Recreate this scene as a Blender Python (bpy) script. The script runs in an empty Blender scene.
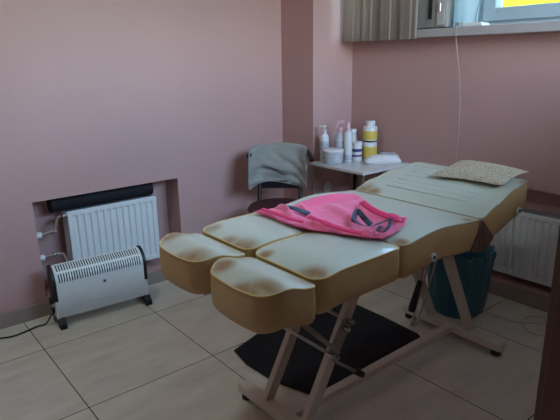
import bpy, bmesh, math, random
from mathutils import Vector, Matrix, noise, geometry
R = random.Random(7)
SC = bpy.context.scene
COL = SC.collection
PI = math.pi
# ------------------------------------------------------------------ camera
YAW, PITCH, ROLL, FPX = 0.885, 0.278, -0.017, 529.0
fw = Vector((-math.sin(YAW)*math.cos(PITCH), math.cos(YAW)*math.cos(PITCH), -math.sin(PITCH)))
rt0 = Vector((math.cos(YAW), math.sin(YAW), 0))
up0 = rt0.cross(fw)
rt = rt0*math.cos(ROLL) + up0*math.sin(ROLL)
up = -rt0*math.sin(ROLL) + up0*math.cos(ROLL)
cd = bpy.data.cameras.new('camera')
cam = bpy.data.objects.new('camera', cd)
COL.objects.link(cam)
cd.sensor_width = 36
cd.lens = FPX/560*36
cd.clip_start = 0.02
cam.matrix_world = Matrix(((rt.x, up.x, -fw.x, 2.928), (rt.y, up.y, -fw.y, -1.633),
                           (rt.z, up.z, -fw.z, 1.362), (0, 0, 0, 1)))
SC.camera = cam
# ------------------------------------------------------------------ world, sun, exposure
world = bpy.data.worlds.new('world')
SC.world = world
world.use_nodes = True
wn = world.node_tree
bg = wn.nodes['Background']
sky = wn.nodes.new('ShaderNodeTexSky')
sky.sky_type = 'NISHITA'
sky.sun_disc = False
sky.sun_elevation = math.radians(42)
sky.sun_rotation = math.radians(160)
sky.air_density = 1.0
sky.dust_density = 2.0
skm = wn.nodes.new('ShaderNodeMix')
skm.data_type = 'RGBA'
skm.inputs['Factor'].default_value = 0.7
skm.inputs['B'].default_value = (0.40, 0.72, 1.0, 1)     # hazy blue sky, nearly even
wn.links.new(sky.outputs[0], skm.inputs['A'])
wn.links.new(skm.outputs['Result'], bg.inputs[0])
bg.inputs[1].default_value = 2.0
sd = bpy.data.lights.new('sun', 'SUN')
sd.energy = 0.6
sd.angle = math.radians(0.6)
sd.color = (1.0, 0.94, 0.82)
sun = bpy.data.objects.new('sun', sd)
COL.objects.link(sun)
sun.rotation_euler = Vector((0.35, 0.72, -0.75)).to_track_quat('-Z', 'Y').to_euler()
for (sx_, sy_, loc_, rot_) in ((2.0, 1.1, (1.5, 1.42, 2.06), (-PI/2, 0, 0)), (.9, 1.5, (2.735, .22, 1.78), (0, PI/2, 0))):
    pd = bpy.data.lights.new('window_portal', 'AREA')
    pd.shape = 'RECTANGLE'
    pd.size, pd.size_y = sx_, sy_
    pd.cycles.is_portal = True
    po = bpy.data.objects.new('window_portal', pd)
    COL.objects.link(po)
    po.location = loc_
    po.rotation_euler = rot_
ld = bpy.data.lights.new('added_fill_light', 'AREA')  # added fill light, out of view, lifts the floor and walls at left
ld.shape = 'DISK'
ld.size = 0.34
ld.energy = 2.0
ld.color = (0.80, 0.97, 1.0)
lo = bpy.data.objects.new('added_fill_light', ld)
COL.objects.link(lo)
lo.location = (0.85, -1.35, 2.66)
vs = SC.view_settings
vs.view_transform = 'Standard'
vs.look = 'None'
vs.gamma = 1
vs.use_curve_mapping = False
vs.exposure = 2.5

# ------------------------------------------------------------------ materials
def lin(c):
    return tuple(((v/12.92) if v <= 0.04045 else ((v+0.055)/1.055)**2.4) for v in c)
def mat(name, col, rough=0.5, metal=0.0, var=0.0, vscale=6.0, bump=0.0, bscale=60.0, spec=0.5, col2=None, trans=0.0, sheen=0.0, coat=0.0):
    m = bpy.data.materials.new(name)
    m.use_nodes = True
    nt = m.node_tree
    b = nt.nodes['Principled BSDF']
    c = lin(col)
    b.inputs['Base Color'].default_value = (*c, 1)
    b.inputs['Roughness'].default_value = rough
    b.inputs['Metallic'].default_value = metal
    b.inputs['Specular IOR Level'].default_value = spec
    if trans: b.inputs['Transmission Weight'].default_value = trans
    if sheen: b.inputs['Sheen Weight'].default_value = sheen
    if coat: b.inputs['Coat Weight'].default_value = coat
    tc = nt.nodes.new('ShaderNodeTexCoord')
    if var or col2:
        n = nt.nodes.new('ShaderNodeTexNoise')
        n.inputs['Scale'].default_value = vscale
        n.inputs['Detail'].default_value = 5
        nt.links.new(tc.outputs['Object'], n.inputs['Vector'])
        r = nt.nodes.new('ShaderNodeValToRGB')
        r.color_ramp.elements[0].position = 0.3
        r.color_ramp.elements[1].position = 0.7
        a = lin(col2) if col2 else tuple(v*(1-var) for v in c)
        r.color_ramp.elements[0].color = (*a, 1)
        r.color_ramp.elements[1].color = (*(c if col2 else tuple(min(1, v*(1+var)) for v in c)), 1)
        nt.links.new(n.outputs['Fac'], r.inputs[0])
        nt.links.new(r.outputs[0], b.inputs['Base Color'])
    if bump:
        n2 = nt.nodes.new('ShaderNodeTexNoise')
        n2.inputs['Scale'].default_value = bscale
        n2.inputs['Detail'].default_value = 4
        nt.links.new(tc.outputs['Object'], n2.inputs['Vector'])
        bp = nt.nodes.new('ShaderNodeBump')
        bp.inputs['Strength'].default_value = bump
        bp.inputs['Distance'].default_value = 0.01
        nt.links.new(n2.outputs['Fac'], bp.inputs['Height'])
        nt.links.new(bp.outputs[0], b.inputs['Normal'])
    return m

M = {}
M['wall'] = mat('pink_paint', (0.74, 0.59, 0.568), 0.55, var=0.035, vscale=1.6, bump=0.12, bscale=90, spec=0.35)
M['ceil'] = mat('white_ceiling', (0.86, 0.85, 0.84), 0.8)
M['base'] = mat('tan_skirting_tile', (0.60, 0.53, 0.49), 0.4, var=0.06, vscale=9)
M['brown'] = mat('brown_door_laminate', (0.36, 0.23, 0.17), 0.5, var=0.12, vscale=5)
M['pvc'] = mat('white_window_plastic', (0.70, 0.78, 0.82), 0.3)
M['sill'] = mat('grey_white_sill', (0.68, 0.66, 0.65), 0.35)
M['white'] = mat('white_enamel', (0.86, 0.87, 0.86), 0.35)
M['radback'] = mat('radiator_bracket_grey', (0.55, 0.55, 0.55), 0.6)  # plain grey of the wall brackets
M['heater'] = mat('white_heater_enamel', (0.86, 0.87, 0.85), 0.38)
M['black'] = mat('black_plastic', (0.055, 0.055, 0.065), 0.45)
M['foam'] = mat('black_foam', (0.05, 0.05, 0.07), 0.8, bump=0.2, bscale=50)
M['dark'] = mat('dark_slot', (0.10, 0.11, 0.12), 0.7)
M['steel'] = mat('brushed_steel', (0.62, 0.60, 0.58), 0.32, metal=0.9)
M['chrome'] = mat('chrome', (0.75, 0.75, 0.75), 0.15, metal=1.0)
M['frame'] = mat('cream_frame_paint', (0.80, 0.76, 0.70), 0.4)
M['brass'] = mat('tarnished_pipe_paint', (0.60, 0.48, 0.44), 0.45, var=0.1, vscale=20)
M['piping'] = mat('tan_piping', (0.82, 0.70, 0.46), 0.45)
M['seatpiping'] = mat('dull_cream_piping', (0.66, 0.62, 0.50), 0.45)
M['gusset'] = mat('brown_leather_gusset', (0.38, 0.29, 0.24), 0.5)
M['rug'] = mat('black_mat_cloth', (0.065, 0.07, 0.10), 0.95, var=0.2, vscale=30, bump=0.4, bscale=160)
M['pink'] = mat('pink_cotton', (0.97, 0.40, 0.56), 0.75, bump=0.10, bscale=300, sheen=0.3)
M['hotpink'] = mat('hot_pink_lining', (0.92, 0.20, 0.42), 0.7, bump=0.1, bscale=300)
M['denim'] = mat('blue_grey_strap_cloth', (0.33, 0.38, 0.48), 0.85, col2=(0.15, 0.17, 0.24), vscale=14, bump=0.3, bscale=120)
M['towel'] = mat('grey_towel', (0.58, 0.575, 0.54), 0.95, var=0.08, vscale=18, bump=0.6, bscale=220, sheen=0.3)
M['maroon'] = mat('maroon_seat_fabric', (0.26, 0.08, 0.09), 0.75, bump=0.2, bscale=150)
M['tabletop'] = mat('white_tabletop', (0.80, 0.79, 0.77), 0.3, var=0.03)
M['plastic'] = mat('white_bottle_plastic', (0.86, 0.85, 0.84), 0.35)
M['clearish'] = mat('frosted_plastic', (0.84, 0.85, 0.86), 0.3, trans=0.25)
M['pinkpl'] = mat('pale_pink_plastic', (0.88, 0.70, 0.72), 0.4)
M['navy'] = mat('navy_label', (0.20, 0.20, 0.42), 0.5)
M['yellow'] = mat('yellow_label', (0.88, 0.76, 0.24), 0.5, col2=(0.84, 0.74, 0.44), vscale=60)
M['greylabel'] = mat('grey_print', (0.58, 0.60, 0.64), 0.6, col2=(0.80, 0.80, 0.80), vscale=70)
M['teal'] = mat('teal_bin_liner', (0.17, 0.40, 0.47), 0.35, var=0.15, vscale=10, trans=0.1, bump=0.5, bscale=25)
M['tealbin'] = mat('blue_bin_plastic', (0.15, 0.42, 0.52), 0.5)
M['cable'] = mat('white_cable', (0.80, 0.76, 0.72), 0.5)
M['device'] = mat('grey_device_plastic', (0.60, 0.58, 0.56), 0.4)
M['devlight'] = mat('light_device_face', (0.72, 0.70, 0.68), 0.4)
M['cloth'] = mat('white_paper', (0.92, 0.93, 0.93), 0.8)
M['grille'] = mat('radiator_grille', (0.50, 0.50, 0.50), 0.6, col2=(0.82, 0.82, 0.82), vscale=220)

def cream_mat():
    m = mat('cream_vinyl', (0.79, 0.81, 0.745), 0.36, bump=0.05, bscale=240, coat=0.5, spec=0.7)
    nt = m.node_tree
    b = nt.nodes['Principled BSDF']
    g = nt.nodes.new('ShaderNodeNewGeometry')
    nz = nt.nodes.new('ShaderNodeTexNoise')
    nz.inputs['Scale'].default_value = 14
    nt.links.new(g.outputs['Position'], nz.inputs['Vector'])
    prev = None
    # worn brown patches where feet and hands rub the vinyl
    spots = [(1.295, -.80, .76, .075), (1.535, -.855, .755, .080), (1.50, -.87, .755, .06), (1.655, -.82, .76, .06), (1.88, -.85, .755, .085), (1.82, -.875, .755, .06),
             (1.52, -.655, .745, .075), (1.44, -.66, .745, .05), (1.87, -.655, .745, .075), (1.29, -.63, .745, .05), (1.64, -.64, .745, .035),
             (1.28, .22, .76, .075), (1.35, .215, .76, .05), (1.90, .15, .76, .045), (1.90, .60, .84, .06), (1.88, -.25, .755, .04)]
    for (x, y, z, r) in spots:
        d = nt.nodes.new('ShaderNodeVectorMath')
        d.operation = 'DISTANCE'
        d.inputs[1].default_value = (x, y, z)
        nt.links.new(g.outputs['Position'], d.inputs[0])
        mr = nt.nodes.new('ShaderNodeMapRange')
        mr.interpolation_type = 'SMOOTHSTEP'
        mr.inputs['From Min'].default_value = r*0.25
        mr.inputs['From Max'].default_value = r*1.15
        mr.inputs['To Min'].default_value = 1.0
        mr.inputs['To Max'].default_value = 0.0
        nt.links.new(d.outputs['Value'], mr.inputs['Value'])
        if prev is None: prev = mr.outputs[0]
        else:
            mx = nt.nodes.new('ShaderNodeMath')
            mx.operation = 'MAXIMUM'
            nt.links.new(prev, mx.inputs[0])
            nt.links.new(mr.outputs[0], mx.inputs[1])
            prev = mx.outputs[0]
    mu = nt.nodes.new('ShaderNodeMath')
    mu.operation = 'MULTIPLY'
    nr = nt.nodes.new('ShaderNodeMapRange')
    nr.inputs['From Min'].default_value = 0.0
    nr.inputs['From Max'].default_value = 0.55
    nt.links.new(nz.outputs['Fac'], nr.inputs['Value'])
    nt.links.new(prev, mu.inputs[0])
    nt.links.new(nr.outputs[0], mu.inputs[1])
    mix = nt.nodes.new('ShaderNodeMix')
    mix.data_type = 'RGBA'
    mix.inputs['A'].default_value = (*lin((0.79, 0.81, 0.745)), 1)
    mix.inputs['B'].default_value = (*lin((0.60, 0.45, 0.25)), 1)
    nt.links.new(mu.outputs[0], mix.inputs['Factor'])
    nt.links.new(mix.outputs['Result'], b.inputs['Base Color'])
    return m
M['cream'] = cream_mat()
M['creamside'] = mat('tan_vinyl_side', (0.74, 0.62, 0.42), 0.42, var=0.05, vscale=12, bump=0.05, bscale=200)

def floor_mat():
    m = mat('floor_tiles', (0.66, 0.62, 0.58), 0.32)
    nt = m.node_tree
    b = nt.nodes['Principled BSDF']
    g = nt.nodes.new('ShaderNodeNewGeometry')
    sp = nt.nodes.new('ShaderNodeSeparateXYZ')
    nt.links.new(g.outputs['Position'], sp.inputs[0])
    def grid(out, off):
        a = nt.nodes.new('ShaderNodeMath'); a.operation = 'SUBTRACT'; a.inputs[1].default_value = off
        nt.links.new(out, a.inputs[0])
        p = nt.nodes.new('ShaderNodeMath'); p.operation = 'PINGPONG'; p.inputs[1].default_value = 0.3
        nt.links.new(a.outputs[0], p.inputs[0])
        c = nt.nodes.new('ShaderNodeMath'); c.operation = 'LESS_THAN'; c.inputs[1].default_value = 0.0022
        nt.links.new(p.outputs[0], c.inputs[0])
        fl = nt.nodes.new('ShaderNodeMath'); fl.operation = 'DIVIDE'; fl.inputs[1].default_value = 0.6
        nt.links.new(a.outputs[0], fl.inputs[0])
        f2 = nt.nodes.new('ShaderNodeMath'); f2.operation = 'FLOOR'
        nt.links.new(fl.outputs[0], f2.inputs[0])
        return c.outputs[0], f2.outputs[0]
    gx, ix = grid(sp.outputs['X'], 0.378)
    gy, iy = grid(sp.outputs['Y'], -0.467)
    mx = nt.nodes.new('ShaderNodeMath'); mx.operation = 'MAXIMUM'
    nt.links.new(gx, mx.inputs[0]); nt.links.new(gy, mx.inputs[1])
    cb = nt.nodes.new('ShaderNodeCombineXYZ')
    nt.links.new(ix, cb.inputs[0]); nt.links.new(iy, cb.inputs[1])
    wn_ = nt.nodes.new('ShaderNodeTexWhiteNoise')
    nt.links.new(cb.outputs[0], wn_.inputs['Vector'])
    # veined stone pattern, stretched along one axis, shifted tile by tile
    ad = nt.nodes.new('ShaderNodeVectorMath'); ad.operation = 'ADD'
    nt.links.new(g.outputs['Position'], ad.inputs[0])
    nt.links.new(wn_.outputs['Color'], ad.inputs[1])
    mp = nt.nodes.new('ShaderNodeMapping'); mp.inputs['Scale'].default_value = (5, 1.3, 1)
    nt.links.new(ad.outputs[0], mp.inputs[0])
    n = nt.nodes.new('ShaderNodeTexNoise'); n.inputs['Scale'].default_value = 2.2; n.inputs['Detail'].default_value = 8; n.inputs['Roughness'].default_value = .65
    nt.links.new(mp.outputs[0], n.inputs['Vector'])
    r = nt.nodes.new('ShaderNodeValToRGB')
    r.color_ramp.elements[0].position = .3; r.color_ramp.elements[0].color = (*lin((0.76, 0.725, 0.66)), 1)
    r.color_ramp.elements[1].position = .7; r.color_ramp.elements[1].color = (*lin((0.86, 0.825, 0.765)), 1)
    nt.links.new(n.outputs['Fac'], r.inputs[0])
    mix = nt.nodes.new('ShaderNodeMix'); mix.data_type = 'RGBA'
    mix.inputs['B'].default_value = (*lin((0.22, 0.18, 0.16)), 1)
    nt.links.new(r.outputs[0], mix.inputs['A'])
    nt.links.new(mx.outputs[0], mix.inputs['Factor'])
    nt.links.new(mix.outputs['Result'], b.inputs['Base Color'])
    rr = nt.nodes.new('ShaderNodeMapRange')
    rr.inputs['To Min'].default_value = 0.34; rr.inputs['To Max'].default_value = 0.8
    nt.links.new(mx.outputs[0], rr.inputs['Value'])
    nt.links.new(rr.outputs[0], b.inputs['Roughness'])
    return m
M['floor'] = floor_mat()

def leopard():
    m = mat('spotted_pillow_cotton', (0.82, 0.78, 0.70), 0.85)
    nt = m.node_tree
    b = nt.nodes['Principled BSDF']
    tc = nt.nodes.new('ShaderNodeTexCoord')
    v = nt.nodes.new('ShaderNodeTexVoronoi'); v.inputs['Scale'].default_value = 120
    nt.links.new(tc.outputs['Object'], v.inputs['Vector'])
    n = nt.nodes.new('ShaderNodeTexNoise'); n.inputs['Scale'].default_value = 120
    nt.links.new(tc.outputs['Object'], n.inputs['Vector'])
    a = nt.nodes.new('ShaderNodeMath'); a.operation = 'MULTIPLY_ADD'; a.inputs[1].default_value = 0.5
    nt.links.new(n.outputs['Fac'], a.inputs[0]); nt.links.new(v.outputs['Distance'], a.inputs[2])
    r = nt.nodes.new('ShaderNodeValToRGB')
    r.color_ramp.elements[0].position = .50; r.color_ramp.elements[0].color = (*lin((0.48, 0.38, 0.29)), 1)
    r.color_ramp.elements[1].position = .60; r.color_ramp.elements[1].color = (*lin((0.76, 0.70, 0.60)), 1)
    nt.links.new(a.outputs[0], r.inputs[0])
    nt.links.new(r.outputs[0], b.inputs['Base Color'])
    return m
M['leopard'] = leopard()

def glass_mat():
    m = bpy.data.materials.new('window_glass'); m.use_nodes = True
    nt = m.node_tree; nt.nodes.remove(nt.nodes['Principled BSDF'])
    t = nt.nodes.new('ShaderNodeBsdfTransparent'); g = nt.nodes.new('ShaderNodeBsdfGlossy'); g.inputs['Roughness'].default_value = .02
    f = nt.nodes.new('ShaderNodeFresnel'); f.inputs[0].default_value = 1.45
    x = nt.nodes.new('ShaderNodeMixShader')
    nt.links.new(f.outputs[0], x.inputs[0]); nt.links.new(t.outputs[0], x.inputs[1]); nt.links.new(g.outputs[0], x.inputs[2])
    nt.links.new(x.outputs[0], nt.nodes['Material Output'].inputs[0])
    return m
M['glass'] = glass_mat()

def translucent(name, col, fac=.5, stripes=False):
    m = bpy.data.materials.new(name); m.use_nodes = True
    nt = m.node_tree; nt.nodes.remove(nt.nodes['Principled BSDF'])
    d = nt.nodes.new('ShaderNodeBsdfDiffuse'); t = nt.nodes.new('ShaderNodeBsdfTranslucent')
    c = (*lin(col), 1)
    d.inputs[0].default_value = c; t.inputs[0].default_value = c
    if stripes:
        tc = nt.nodes.new('ShaderNodeTexCoord'); mp = nt.nodes.new('ShaderNodeMapping'); mp.inputs['Scale'].default_value = (60, 60, .6)
        n = nt.nodes.new('ShaderNodeTexNoise'); n.inputs['Scale'].default_value = 2; n.inputs['Detail'].default_value = 3
        nt.links.new(tc.outputs['Object'], mp.inputs[0]); nt.links.new(mp.outputs[0], n.inputs['Vector'])
        r = nt.nodes.new('ShaderNodeValToRGB')
        r.color_ramp.elements[0].position = .35; r.color_ramp.elements[0].color = (*[v*.82 for v in c[:3]], 1)
        r.color_ramp.elements[1].position = .65; r.color_ramp.elements[1].color = c
        nt.links.new(n.outputs['Fac'], r.inputs[0]); nt.links.new(r.outputs[0], d.inputs[0]); nt.links.new(r.outputs[0], t.inputs[0])
    x = nt.nodes.new('ShaderNodeMixShader'); x.inputs[0].default_value = fac
    nt.links.new(d.outputs[0], x.inputs[1]); nt.links.new(t.outputs[0], x.inputs[2])
    nt.links.new(x.outputs[0], nt.nodes['Material Output'].inputs[0])
    return m
M['blind'] = translucent('beige_blind_fabric', (0.84, 0.79, 0.74), .4, True)
M['canister'] = translucent('milky_plastic', (0.86, 0.93, 0.95), .55)
M['grass'] = mat('sunlit_grass', (0.40, 0.40, 0.09), 0.9, col2=(0.25, 0.30, 0.07), vscale=5, spec=0.0)

# ------------------------------------------------------------------ mesh helpers
def box(bm, x0, x1, y0, y1, z0, z1, mx=None):
    vs_ = [bm.verts.new((x, y, z)) for x in (x0, x1) for y in (y0, y1) for z in (z0, z1)]
    for f in ((0, 1, 3, 2), (4, 6, 7, 5), (0, 4, 5, 1), (2, 3, 7, 6), (0, 2, 6, 4), (1, 5, 7, 3)):
        bm.faces.new([vs_[i] for i in f])
    if mx is not None:
        for v in vs_: v.co = mx @ v.co
    return vs_
def bar(bm, a, b, w, h, side=None):
    """rectangular bar from a to b; w across 'side', h the other way"""
    a, b = Vector(a), Vector(b); d = (b-a).normalized()
    s = Vector(side) if side else Vector((0, 0, 1)).cross(d)
    s = (s - d*s.dot(d)).normalized(); t = d.cross(s)
    vv = []
    for p in (a, b):
        for (i, j) in ((-1, -1), (1, -1), (1, 1), (-1, 1)): vv.append(bm.verts.new(p + s*i*w/2 + t*j*h/2))
    bm.faces.new(vv[:4][::-1]); bm.faces.new(vv[4:])
    for k in range(4):
        bm.faces.new((vv[k], vv[(k+1) % 4], vv[4+(k+1) % 4], vv[4+k]))
def tube(bm, pts, r, n=10, closed=False, caps=True):
    pts = [Vector(p) for p in pts]; rings = []; N = len(pts); prev = None
    for i, p in enumerate(pts):
        if closed: d = pts[(i+1) % N] - pts[i-1]
        else: d = pts[min(i+1, N-1)] - pts[max(i-1, 0)]
        d.normalize()
        if prev is None:
            s = d.cross(Vector((0, 0, 1)))
            if s.length < .1: s = d.cross(Vector((1, 0, 0)))
        else: s = prev - d*prev.dot(d)
        s.normalize(); prev = s; t = d.cross(s)
        rr = r[i] if isinstance(r, (list, tuple)) else r
        rings.append([bm.verts.new(p + (s*math.cos(2*PI*k/n) + t*math.sin(2*PI*k/n))*rr) for k in range(n)])
    for i in range(N if closed else N-1):
        A, B = rings[i], rings[(i+1) % N]
        for k in range(n): bm.faces.new((A[k], A[(k+1) % n], B[(k+1) % n], B[k]))
    if caps and not closed:
        bm.faces.new(rings[0][::-1]); bm.faces.new(rings[-1])
def lathe(bm, prof, n=24, c=(0, 0, 0), sx=1, sy=1):
    rings = []
    for (r, z) in prof:
        rings.append([bm.verts.new((c[0]+r*sx*math.cos(2*PI*k/n), c[1]+r*sy*math.sin(2*PI*k/n), c[2]+z)) for k in range(n)])
    for A, B in zip(rings, rings[1:]):
        for k in range(n): bm.faces.new((A[k], A[(k+1) % n], B[(k+1) % n], B[k]))
    bm.faces.new(rings[0][::-1]); bm.faces.new(rings[-1])
def smooth_curve(pts, k=6):
    pts = [Vector(p) for p in pts]; out = []
    for i in range(len(pts)-1):
        p0, p1, p2, p3 = pts[max(i-1, 0)], pts[i], pts[i+1], pts[min(i+2, len(pts)-1)]
        for j in range(k):
            t = j/k
            out.append(.5*((2*p1) + (p2-p0)*t + (2*p0-5*p1+4*p2-p3)*t*t + (3*p1-p0-3*p2+p3)*t**3))
    out.append(pts[-1]); return out
def obj(name, bm, m, parent=None, smooth=False, bevel=0, sub=0, solid=0):
    bmesh.ops.recalc_face_normals(bm, faces=bm.faces)
    me = bpy.data.meshes.new(name); bm.to_mesh(me); bm.free()
    o = bpy.data.objects.new(name, me); COL.objects.link(o)
    me.materials.append(M[m] if isinstance(m, str) else m)
    if smooth:
        for p in me.polygons: p.use_smooth = True
    if solid:
        s = o.modifiers.new('solid', 'SOLIDIFY'); s.thickness = solid; s.offset = 1
    if bevel:
        b = o.modifiers.new('bevel', 'BEVEL'); b.width = bevel; b.segments = 2; b.limit_method = 'ANGLE'
    if sub:
        s = o.modifiers.new('sub', 'SUBSURF'); s.levels = sub; s.render_levels = sub
    if smooth:
        try: me.set_sharp_from_angle(angle=math.radians(50))
        except Exception: pass
    if parent:
        o.parent = parent
        o.matrix_parent_inverse = parent.matrix_basis.inverted()
    return o
def tag(o, label, cat=None, group=None):
    o['label'] = label
    if cat: o['category'] = cat
    if group: o['group'] = group
    return o
def thing(name, label, cat, loc=(0, 0, 0), group=None):
    o = bpy.data.objects.new(name, None); COL.objects.link(o)
    o.empty_display_size = .05; o.location = loc
    return tag(o, label, cat, group)
def struct(name, bm, m, parent=None, bevel=0):
    o = obj(name, bm, m, parent, bevel=bevel)
    o['kind'] = 'structure'
    return o
def B(): return bmesh.new()

# ------------------------------------------------------------------ the room
W = 1.17          # window wall plane
CH = 2.75         # ceiling height
XR, XR2 = 2.60, 2.74
YF = -2.3
bm = B(); box(bm, -.4, XR2, -3.2, W+.4, -.1, 0); box(bm, XR2, 4.2, -3.2, -.6, -.1, 0); struct('floor', bm, 'floor')
bm = B(); box(bm, -.4, XR2, -3.2, W+.4, CH, CH+.1); box(bm, XR2, 4.2, -3.2, -.6, CH, CH+.1); struct('ceiling', bm, 'ceil')
NL0, NL1, NZ, ND = -.932, -.066, .652, .165
bm = B()
box(bm, -.4, 0, -3.2, NL0, 0, CH); box(bm, -.4, 0, NL1, W+.4, 0, CH)
box(bm, -.4, 0, NL0, NL1, NZ, CH); box(bm, -.4, -ND, NL0, NL1, 0, NZ); box(bm, -ND, 0, NL0, NL1, 0, .095)
struct('wall_left', bm, 'wall')
bm = B(); box(bm, 0, .32, .80, W, 0, CH); struct('wall_corner_pillar', bm, 'wall')
# window wall with radiator recess and window opening
WX0, WX1, WZ0, WZ1 = .34, 2.48, 1.47, 2.62
RX0, RX1, RZ, RD = 1.12, 2.45, .662, .14
bm = B()
box(bm, 0, WX0, W, W+.4, WZ0, CH); box(bm, WX1, 3.0, W, W+.4, WZ0, CH); box(bm, WX0, WX1, W, W+.4, WZ1, CH)
box(bm, 0, 3.0, W, W+.4, RZ, WZ0)
box(bm, 0, RX0, W, W+.4, 0, RZ); box(bm, RX1, 3.0, W, W+.4, 0, RZ); box(bm, RX0, RX1, W+RD, W+.4, 0, RZ); box(bm, RX0, RX1, W, W+RD, 0, .095)
struct('wall_back', bm, 'wall')
# doorway wall the picture is taken through
DY0, DY1 = -1.72, -.72
V0, V1 = -.52, .98
bm = B()
box(bm, XR, XR2, DY1, V0, 0, CH); box(bm, XR, XR2, V1, W+.4, 0, CH); box(bm, XR, XR2, V0, V1, 0, 1.33); box(bm, XR, XR2, V0, V1, 2.23, CH); box(bm, XR, XR2, -3.2, DY0, 0, CH); box(bm, XR, XR2, DY0, DY1, 2.08, CH)
struct('wall_right', bm, 'wall')
bm = B(); box(bm, -.4, 4.2, -3.2, YF, 0, CH); struct('wall_front', bm, 'wall')
bm = B(); box(bm, 4.0, 4.2, YF, -.60, 0, CH); box(bm, XR2, 4.2, -.72, -.60, 0, CH); struct('wall_corridor', bm, 'wall')
bm = B()
JT = .035
box(bm, XR-.012, XR2+.012, DY1-JT, DY1, 0, 2.08); box(bm, XR-.012, XR2+.012, DY0, DY0+JT, 0, 2.08)
box(bm, XR-.012, XR2+.012, DY0, DY1, 2.08-JT, 2.08)
box(bm, XR-.024, XR-.012+.011, DY1-JT+.006, DY1+.06, 0, 2.13); box(bm, XR-.024, XR-.001, DY0-.06, DY0+JT-.006, 0, 2.13)
struct('door_1', bm, 'brown', bevel=.002)
lamp = thing('added_fill_lamp', 'added, unseen round white ceiling lamp for fill light over the floor left of the couch', 'lamp', (.85, -1.35, CH))  # added body for the unseen fill light
bm = B(); lathe(bm, [(.20, 2.67), (.205, 2.68), (.205, 2.735), (.19, CH-.0005)], 40, (.85, -1.35, 0)); obj('housing', bm, 'white', lamp, smooth=True)
# skirting
bm = B()
box(bm, 0, .012, YF, .80, 0, .085)
struct('baseboard_left', bm, 'base', bevel=.002)
bm = B()
box(bm, .32, XR, W-.012, W, 0, .085)
struct('baseboard_back', bm, 'base', bevel=.002)
bm = B(); box(bm, .012, .32, .788, .80, 0, .085); box(bm, .32, .332, .788, W-.012, 0, .085)
struct('baseboard_corner', bm, 'base', bevel=.002)
# sill and window
bm = B(); box(bm, .36, XR, W-.10, W, 1.468, 1.515); box(bm, WX0, WX1, W, W+.30, 1.468, 1.515)
struct('trim_1', bm, 'sill', bevel=.004)
win = thing('window_1', '', None); del win['label']; win['kind'] = 'structure'
FY0, FY1 = W+.12, W+.19
bm = B()
z0, z1 = 1.515, WZ1
box(bm, WX0, WX0+.05, FY0, FY1, z0, z1); box(bm, WX1-.05, WX1, FY0, FY1, z0, z1)
box(bm, WX0+.05, WX1-.05, FY0, FY1, z0, z0+.045); box(bm, WX0+.05, WX1-.05, FY0, FY1, z1-.05, z1)
box(bm, 1.165, 1.225, FY0, FY1, z0+.045, z1-.05)
box(bm, 1.90, 1.96, FY0, FY1, z0+.045, z1-.05)
struct('window_frame', bm, 'pvc', win, .004)
for (a, b_) in ((1.215, 1.91),):
    bm = B(); s = .07; q0, q1 = z0+.03, z1-.035
    box(bm, a, a+s, FY0-.018, FY1-.01, q0, q1); box(bm, b_-s, b_, FY0-.018, FY1-.01, q0, q1)
    box(bm, a+s, b_-s, FY0-.018, FY1-.01, q0, q0+s); box(bm, a+s, b_-s, FY0-.018, FY1-.01, q1-s, q1)
    struct('window_sash', bm, 'pvc', win, .004)
for (a, b_) in ((WX0+.05, 1.165), (1.285, 1.84), (1.96, WX1-.05)):
    bm = B(); box(bm, a, b_, FY0+.03, FY0+.036, z0+.045, z1-.05); struct('window_pane', bm, 'glass', win)

bm = B()
for (a, b, c_, d) in ((V0, V0+.06, 1.33, 2.23), (V1-.06, V1, 1.33, 2.23), (V0, V1, 1.33, 1.39), (V0, V1, 2.17, 2.23)): box(bm, XR+.05, XR+.11, a, b, c_, d)
w2 = struct('window_added', bm, 'pvc')  # added window, out of view, brings side daylight onto the left wall
bm = B(); box(bm, XR+.075, XR+.081, V0+.06, V1-.06, 1.39, 2.17); struct('window_pane', bm, 'glass', w2)
bm = B(); box(bm, XR2+.02, 9, -.58, W+.6, 1.0, 1.15); g = obj('grass_verge', bm, 'grass'); g['kind'] = 'structure'
# ground outside: sunlit grassy bank
bm = B()
nx, ny = 40, 30
gv = [[bm.verts.new((-8+20*i/nx, W+.6+j*.35, 1.2+min(j, 22)*.13+.07*noise.noise((i*.6, j*.6, 0)))) for j in range(ny)] for i in range(nx+1)]
for i in range(nx):
    for j in range(ny-1): bm.faces.new((gv[i][j], gv[i+1][j], gv[i+1][j+1], gv[i][j+1]))
g = obj('grass_bank', bm, 'grass', smooth=True, solid=-.3); g['kind'] = 'structure'

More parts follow.
